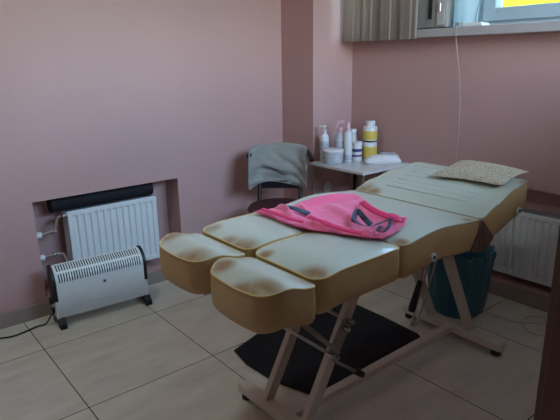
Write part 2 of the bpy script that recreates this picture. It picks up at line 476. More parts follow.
# ------------------------------------------------------------------ radiators
def radiator(name, label, along, origin, length, z0, z1, flutes, depth=.10, grp=None):
    """along 'y': on the left wall facing +x ; 'x': on the window wall facing -y. origin = (front plane, start)"""
    th = thing(name, label, 'radiator', (0, 0, 0), None)
    fp, s0 = origin
    def P(u, d, z):   # u along, d depth behind front
        return Vector((fp-d, s0+u, z)) if along == 'y' else Vector((s0+u, fp+d, z))
    th.location = P(length/2, depth/2, z0)
    bpy.context.view_layer.update()
    # fluted front panel
    bm = B(); prof = []
    m_ = .022; p_ = (length-2*m_)/flutes
    prof += [(0, .004), (.004, 0), (m_*.6, 0)]
    for k in range(flutes):
        a = m_+k*p_
        prof += [(a+p_*.12, 0), (a+p_*.26, .011), (a+p_*.74, .011), (a+p_*.88, 0)]
    prof += [(length-.004, 0), (length, .004)]
    zz = [(z0, .006), (z0+.004, 0), (z0+.022, 0), (z0+.034, 1), (z1-.034, 1), (z1-.022, 0), (z1-.004, 0), (z1, .006)]
    rows = []
    for (z, f) in zz:
        rows.append([bm.verts.new(P(u, (d if f == 1 else (min(d, .004)*0+f)), z)) for (u, d) in prof])
    for A, C_ in zip(rows, rows[1:]):
        for k in range(len(prof)-1): bm.faces.new((A[k], A[k+1], C_[k+1], C_[k]))
    back = [[bm.verts.new(P(u, .016, z)) for u in (0, length)] for z in (z0, z1)]
    bm.faces.new((back[0][0], back[0][1], back[1][1], back[1][0]))
    obj('front_panel', bm, 'white', th)
    def bx(bm, u0, u1, d0, d1, a, b):
        p, q = P(u0, d0, a), P(u1, d1, b)
        box(bm, min(p.x, q.x), max(p.x, q.x), min(p.y, q.y), max(p.y, q.y), a, b)
    for u in (0, length-.004):
        bm = B(); bx(bm, u, u+.004, .016, depth, z0+.01, z1-.002); obj('side_cover', bm, 'white', th)
    bm = B(); bx(bm, .02, length-.02, depth, depth+.006, z0+.01, z1-.01); obj('rear_panel', bm, 'white', th)
    bm = B(); bx(bm, .004, length-.004, .018, depth, z1-.006, z1-.002)
    n = int(length/.012)
    for k in range(n):
        u = .008+k*(length-.016)/n
        bx(bm, u, u+.005, .022, depth-.004, z1-.002, z1+.001)
    obj('top_grille', bm, 'grille', th)
    if along == 'x':
        bm = B()
        for k in range(int(length/.028)):
            u = .02+k*.028; bx(bm, u, u+.012, -.001, .002, z0+.012, z0+.018)
        obj('lower_ridge', bm, 'white', th)
    for u in (.09, length-.09):
        far = (fp+ND) if along == 'y' else (W+RD-fp)
        for (a, b) in ((z1-.10, z1-.04), (z0+.04, z0+.10)):
            bm = B(); bx(bm, u-.012, u+.012, depth+.006, far, a, b); obj('wall_bracket', bm, 'radback', th)
    return th
rl = radiator('panel_radiator', 'white fluted panel radiator in the recess of the pink left wall, behind the heater', 'y', (-.03, -.752), .545, .148, .555, 13)
# valve pipes of the left radiator
def pipe(parent, pts, r=.010, m='brass', name='pipe'):
    bm = B(); tube(bm, smooth_curve(pts, 5), r, 10); return obj(name, bm, m, parent, smooth=True)
pipe(rl, [(-.065, -.925, .447), (-.065, -.86, .452), (-.065, -.825, .462), (-.065, -.81, .495), (-.065, -.795, .528), (-.06, -.75, .534)], .0095)
pipe(rl, [(-.065, -.925, .315), (-.065, -.86, .318), (-.065, -.82, .318), (-.065, -.79, .305), (-.065, -.775, .24), (-.06, -.75, .19)], .0095)
for z in (.447, .314):
    bm = B(); tube(bm, [(-.065, -.930, z), (-.065, -.895, z)], .019, 12); obj('pipe_collar', bm, 'white', rl, smooth=True)
    bm = B(); tube(bm, [(-.065, -.84, z+.004), (-.065, -.815, z+.006)], .015, 8); tube(bm, [(-.065, -.828, z+.004), (-.035, -.828, z+.006)], .009, 8)
    obj('valve', bm, 'steel', rl, smooth=True)
bm = B(); tube(bm, [(-.05, -.775, .534), (-.05, -.752, .534)], .013, 6); obj('union_nut', bm, 'steel', rl)

rr_ = radiator('panel_radiator', 'white fluted panel radiator in the window wall recess, behind the head end of the couch', 'x', (W+.02, 1.33), 1.0, .135, .52, 24)
bm = B(); tube(bm, [(1.31, W+.07, .17), (1.27, W+.07, .17), (1.27, W+.07, .096)], .009, 8); obj('pipe', bm, 'white', rr_, smooth=True)

# black foam tube lying on the left radiator
bm = B()
ty = [(-.086, -.825+.61*k/12, .6015) for k in range(13)]
tube(bm, ty, [.045]*13, 24)
o = obj('foam_tube', bm, 'foam', smooth=True)
tag(o, 'thick black foam pipe insulation tube lying on top of the radiator in the left recess', 'foam tube')
bm = B(); tube(bm, [(-.086, -.665, .6015), (-.086, -.652, .6015)], .0462, 24); tube(bm, [(-.042, -.658, .606), (-.036, -.658, .625), (-.032, -.653, .632)], .004, 6)
obj('tie_band', bm, 'black', o, smooth=True)

# ------------------------------------------------------------------ convector heater
def heater():
    th = thing('convector_heater', 'white portable convector heater with black end caps and feet, standing before the left recess', 'heater', (.17, -.69, 0))
    L = .512; rz = math.radians(-4.0)
    T = Matrix.Translation((.172, -.684, 0)) @ Matrix.Rotation(rz, 4, 'Z')
    # profile (x,z): front bottom, front, curve, top, back
    def prof(e=0.0):
        p = [(-.045-e, .05), (.045+e, .05), (.050+e, .06), (.050+e, .245)]
        for k in range(1, 9):
            a = k/8*PI/2*.93
            p.append((-.035+(.085+e)*math.cos(a), .245+(.085+e)*math.sin(a)))
        p += [(-.045-e, .322+e)]
        return p
    def extrude(bm, pr, y0, y1):
        A = [bm.verts.new(T @ Vector((x, y0, z))) for x, z in pr]; C_ = [bm.verts.new(T @ Vector((x, y1, z))) for x, z in pr]
        n = len(pr)
        for k in range(n): bm.faces.new((A[k], A[(k+1) % n], C_[(k+1) % n], C_[k]))
        bm.faces.new(A[::-1]); bm.faces.new(C_)
    bm = B(); extrude(bm, prof(), -L/2+.014, L/2-.014); obj('body', bm, 'heater', th, smooth=True)
    # end caps: black, upper two thirds
    for s in (-1, 1):
        pr = [(-.050, .15), (.054, .15)] + [(x, z) for x, z in prof(.006) if z >= .244]
        bm = B(); extrude(bm, pr, s*L/2, s*(L/2-.018)); obj('end_cap', bm, 'black', th, smooth=True, bevel=.003)
        bm = B(); extrude(bm, [(-.045, .05), (.050, .05), (.050, .15), (-.045, .15)], s*(L/2-.003), s*(L/2-.016)); obj('end_panel', bm, 'heater', th)
    # grille backing and fins on the curve
    def arc(t, off):
        a = t*PI/2
        return (-.035+(.085+off)*math.cos(a), .245+(.085+off)*math.sin(a))
    bm = B(); y0, y1 = -L/2+.03, L/2-.03
    segs = [arc(.02+.88*k/12, .0006) for k in range(13)]
    A = [bm.verts.new(T @ Vector((x, y0, z))) for x, z in segs]; C_ = [bm.verts.new(T @ Vector((x, y1, z))) for x, z in segs]
    for k in range(12): bm.faces.new((A[k], A[k+1], C_[k+1], C_[k]))
    obj('grille_backing', bm, 'dark', th, smooth=True)
    bm = B(); nf = 34
    def fin(t0, t1, ya, yb):
        pr = [arc(t0+(t1-t0)*k/5, .003) for k in range(6)] + [arc(t1-(t1-t0)*k/5, 0) for k in range(6)]
        extrude(bm, pr, ya, yb)
    for k in range(nf+1):
        y = y0+(y1-y0)*k/nf; fin(.02, .90, y-.0034, y+.0034)
    for (t0, t1) in ((-.02, .03), (.40, .50), (.86, .92)): fin(t0, t1, y0, y1)
    obj('grille', bm, 'heater', th)
    # badge
    bm = B()
    def disc(bm, r0, d, y, z):
        c = T @ Vector((.050, y, z)); d1 = T @ Vector((.050+d, y, z)); tube(bm, [c, d1], r0, 20)
    disc(bm, .011, .002, .012, .205); obj('badge', bm, 'greylabel', th)
    bm = B(); disc(bm, .0062, .0032, .012, .205); obj('badge_centre', bm, 'dark', th)
    # pressed crescent line and slanted vents
    bm = B()
    pts = [T @ Vector((.0502, -.15+.30*k/16, .135-.035*math.sin(PI*k/16)+.01*k/16)) for k in range(17)]
    tube(bm, pts, .0018, 6)
    pts = [T @ Vector((.0502, -.19+.38*k/16, .235+.0*k)) for k in range(17)]
    for r_ in range(3):
        for k in range(30):
            y = -.205+.41*k/29+r_*.004; z = .078+r_*.016
            a = T @ Vector((.0502, y-.004, z-.004)); b = T @ Vector((.0502, y+.004, z+.004)); bar(bm, a, b, .003, .0016, (1, 0, 0))
    obj('vent_relief', bm, 'greylabel', th)
    # feet
    for y in (-L/2+.022, L/2-.014):
        bm = B()
        extrude(bm, [(-.085, 0), (-.045, 0), (-.03, .018), (.03, .018), (.045, 0), (.085, 0), (.078, .026), (.052, .053), (-.052, .053), (-.078, .026)], y-.018, y+.018)
        obj('foot', bm, 'black', th, bevel=.003)
    # thermostat and switch on the near end
    bm = B(); a = T @ Vector((.0, -L/2-.016, .145)); b = T @ Vector((.0, -L/2+.002, .145)); tube(bm, [a, b], .020, 18); obj('thermostat_knob', bm, 'black', th, smooth=True)
    bm = B(); a = T @ Vector((.0, -L/2-.012, .09)); b = T @ Vector((.0, -L/2+.002, .09)); tube(bm, [a, b], .013, 14); obj('switch', bm, 'black', th, smooth=True)
    bm = B()
    tube(bm, smooth_curve([T @ Vector((.0, -L/2+.002, .075)), T @ Vector((.0, -L/2-.02, .06)), (.13, -.975, .02), (.12, -.99, .006), (.115, -1.03, .005), (.135, -1.10, .005), (.14, -1.16, .005), (.10, -1.25, .005), (.06, -1.36, .005), (.04, -1.6, .005)], 6), .0042, 8)
    obj('power_cord', bm, 'black', th, smooth=True)
    return th
heater()

# ------------------------------------------------------------------ treatment couch
couch = thing('pedicure_couch', 'long cream vinyl pedicure couch on a white steel frame in the middle of the room', 'couch', (1.6, 0, 0))
def interp(tab, y):
    if y <= tab[0][0]: return tab[0][1]
    for (a, za), (b, zb) in zip(tab, tab[1:]):
        if y <= b:
            t = (y-a)/(b-a); t = t*t*(3-2*t); return za+(zb-za)*t
    return tab[-1][1]
def pad(name, x0, x1, y0, y1, ztab, th, rf, rb, crown=.012, bow=0.0, taper=0.0, sag=0.0, mat_top='cream', pipm='piping'):
    """upholstered pad: rounded-rectangle outline, ridge of piping, crowned top, slightly bulged sides"""
    cx, cy = (x0+x1)/2, (y0+y1)/2
    out = []
    def cor(px, py, r, a0):
        for k in range(9):
            a = a0+PI/2*k/8; out.append(Vector((px+r*math.cos(a), py+r*math.sin(a))))
    def edge(p, q, n):
        for k in range(1, n): out.append(Vector(p).lerp(Vector(q), k/n))
    cor(x1-rb, y1-rb, rb, 0); edge((x1-rb, y1), (x0+rb, y1), 10)
    cor(x0+rb, y1-rb, rb, PI/2); edge((x0, y1-rb), (x0, y0+rf), 14)
    cor(x0+rf, y0+rf, rf, PI); edge((x0+rf, y0), (x1-rf, y0), 10)
    cor(x1-rf, y0+rf, rf, 1.5*PI); edge((x1, y0+rf), (x1, y1-rb), 14)
    pl = []
    for p in out:
        x, y = p
        u = (x-cx)/(x1-x0)*2; v = (y-y0)/(y1-y0)
        y -= bow*(1-u*u)*max(0, 1-2*v)
        x = cx+(x-cx)*(1-taper*max(0, v-.2))
        pl.append(Vector((x, y)))
    n0 = len(pl); nrm = []
    for i in range(n0):
        d = (pl[(i+1) % n0]-pl[i-1]).normalized(); nrm.append(Vector((d.y, -d.x)))
    def shell(bm, rings, off=False):
        rv = []
        for (s, dz, top) in rings:
            ring = []
            for p, q in zip(pl, nrm):
                if off: x, y = p.x+q.x*s, p.y+q.y*s
                else: x = cx+(p.x-cx)*s; y = cy+(p.y-cy)*s
                hw = (x1-x0)/2; hl = (y1-y0)/2
                zt = interp(ztab, y)
                ring.append(bm.verts.new((x, y, zt+dz)))
            rv.append(ring)
        return rv
    # top
    bm = B()
    rings = []
    for s in (1, .985, .95, .88, .78, .62, .45, .28, .12):
        rings.append((s, crown*(1-s**4) - (sag*(1-s)**1.0), True))
    rv = shell(bm, rings); n = len(pl)
    for A, C_ in zip(rv, rv[1:]):
        for k in range(n): bm.faces.new((A[k], A[(k+1) % n], C_[(k+1) % n], C_[k]))
    bm.faces.new(rv[-1])
    # sides as second material in same mesh
    rings = [(1, 0, False)]
    minw = min(x1-x0, y1-y0)
    for t in (.12, .3, .5, .7, .88, 1.0):
        rings.append((.004*math.sin(PI*t) if t < 1 else -.006, -th*t, False))
    rv2 = shell(bm, rings[1:], True)
    prev = rv[0]; side_faces = []
    for C_ in rv2:
        for k in range(n): side_faces.append(bm.faces.new((prev[k], prev[(k+1) % n], C_[(k+1) % n], C_[k])))
        prev = C_
    side_faces.append(bm.faces.new(prev))
    for f in side_faces: f.material_index = 1
    o = obj(name, bm, mat_top, couch, smooth=True)
    o.data.materials.append(M['creamside'])
    bm = B(); tube(bm, [(p.x, p.y, interp(ztab, p.y)-.0005) for p in pl], .0032, 6, closed=True)
    obj('piping', bm, pipm, o, smooth=True)
    return o
XL, XM, XN = 1.252, 1.91, 1.577
TH = .115
foot = [(-.90, .742), (-.86, .749), (-.79, .762), (-.70, .741), (-.66, .735)]
thi = [(-.69, .742), (-.55, .756), (-.30, .757)]
for (a, b) in ((XL, XN-.008), (XN+.008, XM)):
    pad('foot_rest', a+.022, b+.010, -.852, -.674, foot, TH, .062, .024, .012, .020)
    pad('leg_rest', a, b, -.662, -.283, thi, TH, .045, .025, .010)
seatt = [(-.30, .756), (-.07, .775), (.20, .754)]
pad('seat', XL, XM, -.275, .198, seatt, TH+.005, .035, .02, .008, pipm='seatpiping')
backt = [(.205, .754), (.32, .788), (.48, .820), (.65, .837)]
bk = pad('backrest', XL, XM, -0+.206, .64, backt, TH+.02, .02, .035, .010, 0, .13, pipm='seatpiping')
# stitched channels across the backrest
bm = B()
for k in range(7):
    y = .28+k*.045
    pts = [(x, y, interp(backt, y)+.0096) for x in [1.38+.42*i/10 for i in range(11)]]
    tube(bm, pts, .0014, 5)
obj('stitched_seam', bm, 'cream', bk, smooth=True)
# brown fan-shaped hinge gusset
for x in (XM+.004, XL-.004):
    bm = B(); c = Vector((x, .202, .752)); ring = []
    for k in range(13):
        a = math.radians(-128+76*k/12+8); ring.append((c.y+.128*math.cos(a), c.z+.128*math.sin(a)))
    pts = [(c.y, c.z)]+ring
    A = [bm.verts.new((x-.004, y, z)) for y, z in pts]; C_ = [bm.verts.new((x+.006, y, z)) for y, z in pts]; n = len(pts)
    for k in range(n): bm.faces.new((A[k], A[(k+1) % n], C_[(k+1) % n], C_[k]))
    bm.faces.new(A); bm.faces.new(C_)
    for a in (-100, -80):
        a = math.radians(a); bar(bm, (x+.006, c.y+.02*math.cos(a), c.z+.02*math.sin(a)), (x+.006, c.y+.125*math.cos(a), c.z+.125*math.sin(a)), .006, .004, (0, 1, 0))
    obj('hinge_gusset', bm, 'gusset', couch)
# eyelets
for (y, z) in ((-.108, .680), (.488, .735)):
    bm = B(); tube(bm, [(XM+.002, y, z), (XM+.010, y, z)], .015, 16); e = obj('eyelet', bm, 'white', couch, smooth=True)
    bm = B(); tube(bm, [(XM+.004, y, z), (XM+.0115, y, z)], .007, 14); obj('eyelet_hole', bm, 'dark', e, smooth=True)
# frame
LX0, LX1 = 1.48, 1.70
bm = B()
box(bm, LX0-.02, LX1+.02, -.30, .36, .60, .632)
box(bm, LX0-.02, LX0+.02, -.80, -.30, .600, .622); box(bm, LX1-.02, LX1+.02, -.80, -.30, .600, .622)
box(bm, LX0-.02, LX1+.02, .36, .58, .600, .632)
obj('seat_frame', bm, 'frame', couch, bevel=.003)
for x in (LX0, LX1):
    bm = B(); bar(bm, (x, -.53, .055), (x, -.235, .605), .028, .045, (1, 0, 0)); obj('leg', bm, 'frame', couch, bevel=.003)
    bm = B(); bar(bm, (x, .57, .055), (x, .275, .605), .028, .045, (1, 0, 0)); obj('leg', bm, 'frame', couch, bevel=.003)
for y in (-.535, .555):
    bm = B(); box(bm, 1.32, 1.88, y-.026, y+.026, .030, .066); obj('foot_beam', bm, 'frame', couch, bevel=.003)
    for x in (1.35, 1.85):
        bm = B(); lathe(bm, [(.020, 0), (.024, .004), (.022, .020), (.012, .024), (.010, .032)], 18, (x, y, 0)); obj('rubber_foot', bm, 'black', couch, smooth=True)
bm = B(); box(bm, 1.585, 1.625, -.51, .53, .034, .064); obj('long_beam', bm, 'frame', couch, bevel=.003)
# crossbars and adjuster mechanism at the front leg
bm = B(); bar(bm, (LX1+.022, -.412, .325), (LX1+.022, -.335, .435), .006, .058, (1, 0, 0)); obj('adjuster_plate', bm, 'steel', couch, bevel=.002)
bm = B()
for (y, z) in ((-.335, .437), (-.412, .322)): tube(bm, [(LX0-.03, y, z), (LX1+.055, y, z)], .007, 10)
obj('cross_rod', bm, 'steel', couch, smooth=True)
for (y, z) in ((-.335, .437), (-.356, .415), (-.412, .322), (-.432, .335)):
    bm = B(); tube(bm, [(LX1+.02, y, z), (LX1+.05, y, z)], .010, 8); obj('bolt', bm, 'chrome', couch, smooth=True)
bm = B(); tube(bm, [(LX1+.035, -.66, .60), (LX1+.035, -.39, .33)], .006, 10); tube(bm, [(LX1+.035, -.56, .50), (LX1+.035, -.42, .36)], .009, 12); obj('gas_strut', bm, 'steel', couch, smooth=True)
bm = B(); tube(bm, smooth_curve([(LX1+.03, -.425, .315), (LX1+.035, -.37, .27), (LX1+.035, -.30, .215)], 5), .006, 8); h = obj('adjusting_lever', bm, 'steel', couch, smooth=True)
bm = B(); tube(bm, [(LX1+.035, -.30, .215), (LX1+.035, -.26, .183)], .013, 12); obj('lever_grip', bm, 'black', h, smooth=True)
# rear struts and hanging lever with black grip
bm = B()
for dx in (.0, .022): tube(bm, [(1.865+dx*.6, -.05+dx, .645), (1.865+dx*.6, -.15+dx, .405)], .0035, 8)
bar(bm, (1.872, -.145, .41), (1.872, -.125, .41), .012, .012)
obj('strut', bm, 'chrome', couch, smooth=True)
bm = B(); tube(bm, smooth_curve([(1.86, -.13, .65), (1.875, -.11, .635), (1.88, -.112, .61), (1.88, -.13, .575)], 5), .0055, 8); h = obj('backrest_lever', bm, 'steel', couch, smooth=True)
bm = B(); tube(bm, [(1.88, -.127, .585), (1.88, -.165, .49), (1.88, -.172, .475)], [.009, .014, .011], 12); obj('lever_grip', bm, 'black', h, smooth=True)

# pillow on the backrest
def pillow():
    cs = PILLOW
    n = 22; bm = B()
    def lay(top):
        g = []
        for i in range(n+1):
            row = []
            for j in range(n+1):
                u, v = i/n, j/n
                p = (cs[0]*(1-u)+cs[1]*u)*(1-v)+(cs[3]*(1-u)+cs[2]*u)*v
                bulge = (max(0, math.sin(PI*u))*max(0, math.sin(PI*v)))**.45
                wob = .003*noise.noise((u*5, v*5, 3 if top else 9))
                # pinch the sides in a little
                p = p + (sum(cs, Vector((0, 0)))/4-p)*.07*(math.sin(PI*u)*(1-math.sin(PI*v))+math.sin(PI*v)*(1-math.sin(PI*u)))
                b = interp(backt, p.y)+.012
                z = b+.012+(.033*bulge+wob if top else -.011*bulge)
                z += PTILT*(1-bulge)*.3
                row.append((p.x, p.y, z))
            g.append(row)
        return g
    T_, Bt = lay(True), lay(False)
    tv = [[bm.verts.new(p) for p in r] for r in T_]
    bv = [[tv[i][j] if i in (0, n) or j in (0, n) else bm.verts.new(Bt[i][j]) for j in range(n+1)] for i in range(n+1)]
    for i in range(n):
        for j in range(n):
            bm.faces.new((tv[i][j], tv[i+1][j], tv[i+1][j+1], tv[i][j+1])); bm.faces.new((bv[i][j], bv[i][j+1], bv[i+1][j+1], bv[i+1][j]))
    o = obj('pillow', bm, 'leopard', smooth=True)
    tag(o, 'small flat beige pillow with brown speckles lying on the head end of the couch', 'pillow')
PILLOW = [Vector(p) for p in ((1.530, .410), (1.862, .430), (1.858, .665), (1.50, .705))]; PTILT = .02
pillow()

# ------------------------------------------------------------------ pink garment
def couch_z(x, y):
    if y < -.30: return interp(thi, y)+.012
    if y < .225: return interp(seatt, y)+.010
    return interp(backt, y)+.012
def sheet(name, outline, zf, m, step=.012, solid=.003):
    vs2 = []
    n = len(outline); ed = []
    for i in range(n):
        a = Vector(outline[i]); b = Vector(outline[(i+1) % n]); k = max(1, int((b-a).length/step))
        for j in range(k): vs2.append(a.lerp(b, j/k))
    nb = len(vs2); edges = [(i, (i+1) % nb) for i in range(nb)]
    xs = [v.x for v in vs2]; ys = [v.y for v in vs2]
    y = min(ys)
    def inside(p):
        c = False
        for i in range(n):
            a, b = outline[i], outline[(i+1) % n]
            if (a[1] > p.y) != (b[1] > p.y) and p.x < (b[0]-a[0])*(p.y-a[1])/(b[1]-a[1])+a[0]: c = not c
        return c
    bp = list(vs2)
    while y < max(ys):
        x = min(xs)
        while x < max(xs):
            p = Vector((x+R.uniform(-.1, .1)*step, y+R.uniform(-.1, .1)*step))
            if inside(p) and min((p-q).length for q in bp) > step*.45: vs2.append(p)
            x += step
        y += step
    r = geometry.delaunay_2d_cdt(vs2, edges, [list(range(nb))], 1, 1e-5)
    bm = B(); vv = []
    bl = [Vector(q) for q in bp]
    for p in r[0]:
        d = min((p-q).length for q in bl)
        vv.append(bm.verts.new((p.x, p.y, zf(p.x, p.y, d))))
    for f in r[2]:
        try: bm.faces.new([vv[i] for i in f])
        except ValueError: pass
    return obj(name, bm, m, smooth=True, solid=solid)
def seg_d(p, a, b):
    a, b = Vector(a), Vector(b); t = max(0, min(1, (p-a).dot(b-a)/(b-a).length_squared)); return (p-a.lerp(b, t)).length, t
GARMENT = [(1.285, -.425), (1.300, -.36), (1.308, -.301), (1.322, -.264), (1.321, -.218), (1.339, -.127), (1.373, -.041), (1.421, .035), (1.532, -.039), (1.642, -.094), (1.721, -.107), (1.778, -.084), (1.816, -.151), (1.831, -.22), (1.838, -.293), (1.804, -.33), (1.758, -.349), (1.71, -.368), (1.661, -.388), (1.609, -.411), (1.548, -.424), (1.476, -.43), (1.396, -.419)]
RIDGES = [((1.305, -0.398), (1.492, -0.361), .016, .016), ((1.320, -0.316), (1.472, -0.383), .030, .016), ((1.346, -0.242), (1.523, -0.328), .022, .016),
          ((1.352, -0.236), (1.453, -0.009), .024, .024), ((1.456, -0.006), (1.702, -0.114), .026, .016), ((1.551, -0.354), (1.733, -0.333), .018, .014),
          ((1.458, -0.168), (1.610, -0.213), .014, .02), ((1.711, -0.124), (1.798, -0.141), .018, .014), ((1.748, -0.349), (1.828, -0.277), .016, .012), ((1.531, -0.395), (1.697, -0.356), .014, .012)]
def pz(x, y, d):
    p = Vector((x, y)); h = 0
    for a, b, H, w in RIDGES:
        q, t = seg_d(p, a, b); h = max(h, H*math.exp(-(q/w)**2)*(0.55+.45*math.sin(PI*min(1, max(0, t)))))
    h += .004*abs(noise.noise((x*14+3, y*20, 2)))+.003
    return couch_z(x, y)+.004+h*min(1, d/.02+.12)
g = sheet('pink_garment', GARMENT, pz, 'pink')
tag(g, 'bright pink sleeveless garment crumpled on the couch seat', 'garment')
def ribbon(name, pts, w, m, parent, roll=0, th=.002):
    pts = smooth_curve(pts, 6); bm = B(); A = []
    for i, p in enumerate(pts):
        d = (pts[min(i+1, len(pts)-1)]-pts[max(i-1, 0)]).normalized(); s = d.cross(Vector((0, 0, 1))).normalized()
        rr2 = roll(i/(len(pts)-1)) if callable(roll) else roll
        s = Matrix.Rotation(rr2, 3, d) @ s
        A.append([bm.verts.new(p+s*w*k) for k in (-.5, -.17, .17, .5)])
    for P_, Q_ in zip(A, A[1:]):
        for k in range(3): bm.faces.new((P_[k], P_[k+1], Q_[k+1], Q_[k]))
    return obj(name, bm, m, parent, smooth=True, solid=th)
ribbon('lining', [(1.549, -0.367, 0.8), (1.618, -0.377, 0.802), (1.690, -0.389, 0.803), (1.745, -0.381, 0.8), (1.795, -0.352, 0.795)], .018, 'hotpink', g, .35)
ribbon('lining', [(1.564, -0.095, 0.81), (1.648, -0.144, 0.812), (1.706, -0.160, 0.808), (1.756, -0.158, 0.803), (1.805, -0.139, 0.795)], .026, 'hotpink', g, .4)
ribbon('lining', [(1.337, -0.422, 0.797), (1.420, -0.429, 0.8), (1.521, -0.435, 0.8), (1.576, -0.416, 0.797)], .016, 'hotpink', g, .3)
ribbon('strap', [(1.690, -0.282, 0.795), (1.633, -0.200, 0.808), (1.708, -0.244, 0.806), (1.767, -0.274, 0.8)], .020, 'denim', g, .6)
ribbon('strap', [(1.676, -0.267, 0.8), (1.748, -0.304, 0.802), (1.785, -0.290, 0.804), (1.785, -0.231, 0.806), (1.777, -0.177, 0.804)], .019, 'denim', g, -.3)
ribbon('strap', [(1.773, -0.173, 0.806), (1.821, -0.242, 0.802), (1.840, -0.292, 0.796), (1.823, -0.303, 0.798), (1.808, -0.270, 0.805)], .013, 'denim', g, .3)
ribbon('strap', [(1.368, -0.335, 0.795), (1.409, -0.329, 0.798), (1.462, -0.329, 0.797), (1.503, -0.325, 0.793)], .024, 'denim', g, .2)

# ------------------------------------------------------------------ black mat under the couch
MAT = [(1.016, -.371), (1.15, -.395), (1.34, -.385), (1.527, -.323), (1.53, -.1), (1.525, .2), (1.545, .40), (1.50, .425), (1.27, .44), (1.03, .44), (.955, .42), (.96, .2), (.955, .0), (.965, -.2)]
def mz(x, y, d): return .004+.006*max(0, noise.noise((x*7, y*7, 5)))*min(1, d/.02)
o = sheet('floor_mat', MAT, mz, 'rug', .02, .006)
tag(o, 'black cloth mat lying flat on the tiles under the couch', 'mat')

# ------------------------------------------------------------------ chair with towel
ch = thing('chair', 'black framed chair with a maroon seat in the corner, grey towel over its back', 'chair', (.40, .40, 0))
CF = Vector((.71, -.704, 0)); CS = Vector((.704, .71, 0)); CB = Vector((.42, .385, 0))     # forward, sideways, seat centre
def cp(s, f, z): return CB+CS*(s*.9+.012)+CF*f+Vector((0, 0, z))
bm = B()
n = 28; prof = [(0, .435), (.19, .435), (.205, .445), (.208, .458), (.195, .472), (.12, .478), (0.001, .479)]
rings = [[bm.verts.new(cp(r*math.cos(2*PI*k/n)*1.02, r*math.sin(2*PI*k/n), z)) for k in range(n)] for r, z in prof[1:]]
for A, C_ in zip(rings, rings[1:]):
    for k in range(n): bm.faces.new((A[k], A[(k+1) % n], C_[(k+1) % n], C_[k]))
bm.faces.new(rings[0]); bm.faces.new(rings[-1])
obj('seat', bm, 'maroon', ch, smooth=True)
bm = B(); tube(bm, [cp(.185*math.cos(2*PI*k/24), .185*math.sin(2*PI*k/24), .425) for k in range(24)], .012, 8, closed=True); obj('seat_frame', bm, 'black', ch, smooth=True)
for (s, f) in ((-.14, .14), (.14, .14), (-.15, -.14), (.15, -.14)):
    bm = B(); tube(bm, [cp(s, f, .43), cp(s*1.15, f*1.2, .003)], .012, 10); obj('leg', bm, 'black', ch, smooth=True)
RAIL = smooth_curve([cp(-.215, -.125, .765), cp(-.20, -.165, .785), cp(-.14, -.215, .80), cp(0, -.24, .805), cp(.14, -.215, .80), cp(.205, -.155, .785), cp(.235, -.09, .745)], 6)
bm = B(); tube(bm, RAIL, .016, 10); obj('top_rail', bm, 'black', ch, smooth=True)
for s in (-.15, .15):
    bm = B(); tube(bm, smooth_curve([cp(s, -.13, .43), cp(s, -.19, .60), cp(s, -.215, .80)], 5), .013, 10); obj('back_post', bm, 'black', ch, smooth=True)
bm = B(); bar(bm, cp(-.15, -.180, .57), cp(.15, -.180, .57), .02, .05); obj('back_slat', bm, 'black', ch)
# towel
def towel():
    bm = B(); nu, nv = 34, 30; g = []
    for i in range(nu+1):
        u = i/nu; k = u*(len(RAIL)-1)*.80+(len(RAIL)-1)*.02; a = int(k); p = RAIL[a].lerp(RAIL[min(a+1, len(RAIL)-1)], k-a)
        row = []
        for j in range(nv+1):
            v = j/nv      # 0 back bottom, .35 top, 1 front bottom
            s = (v-.36)
            if s < -.06: f = -.024; z = -.22*((-s-.06)/.30)
            elif s < .06:
                t = (s+.06)/.12; f = -.024*math.cos(PI*t); z = .022*math.sin(PI*t)+.004
            else: f = .024+.010*((s-.06)/.58); z = -(.215+.012*math.sin(u*9)+.02*u)*((s-.06)/.58)
            fr = max(0, min(1, (v-.45)*4))
            fold = .020*math.sin(u*6+v*7+2.5*noise.noise((u*3, v*3, 1)))+.030*noise.noise((u*5+2, v*6, 4))
            fold2 = .022*max(0, math.sin(v*19-u*10+3.5*noise.noise((u*2, v*2, 7))))**2
            rid = 0
            for (u0, v0, u1, v1, hh) in ((.25, .45, .75, .92, .022), (.45, .40, .62, .75, .018), (.05, .70, .55, .85, .018), (.60, .50, .98, .80, .016), (.10, .90, .50, .97, .014), (.08, .45, .30, .65, .014), (.55, .88, .9, .95, .012)):
                qd, qt = seg_d(Vector((u, v)), (u0, v0), (u1, v1)); rid = max(rid, hh*math.exp(-(qd/.035)**2)*(.4+.6*math.sin(PI*qt)))
            f += rid*fr
            q = p+CF*(f+(.004+abs(fold)+abs(fold2))*fr)+Vector((0, 0, z+.006*noise.noise((u*4, v*4, 8))))
            row.append(bm.verts.new(q))
        g.append(row)
    for i in range(nu):
        for j in range(nv): bm.faces.new((g[i][j], g[i+1][j], g[i+1][j+1], g[i][j+1]))
    o = obj('towel', bm, 'towel', smooth=True, solid=.004, sub=1)
    tag(o, 'grey-blue terry towel draped over the back of the corner chair', 'towel')
towel()

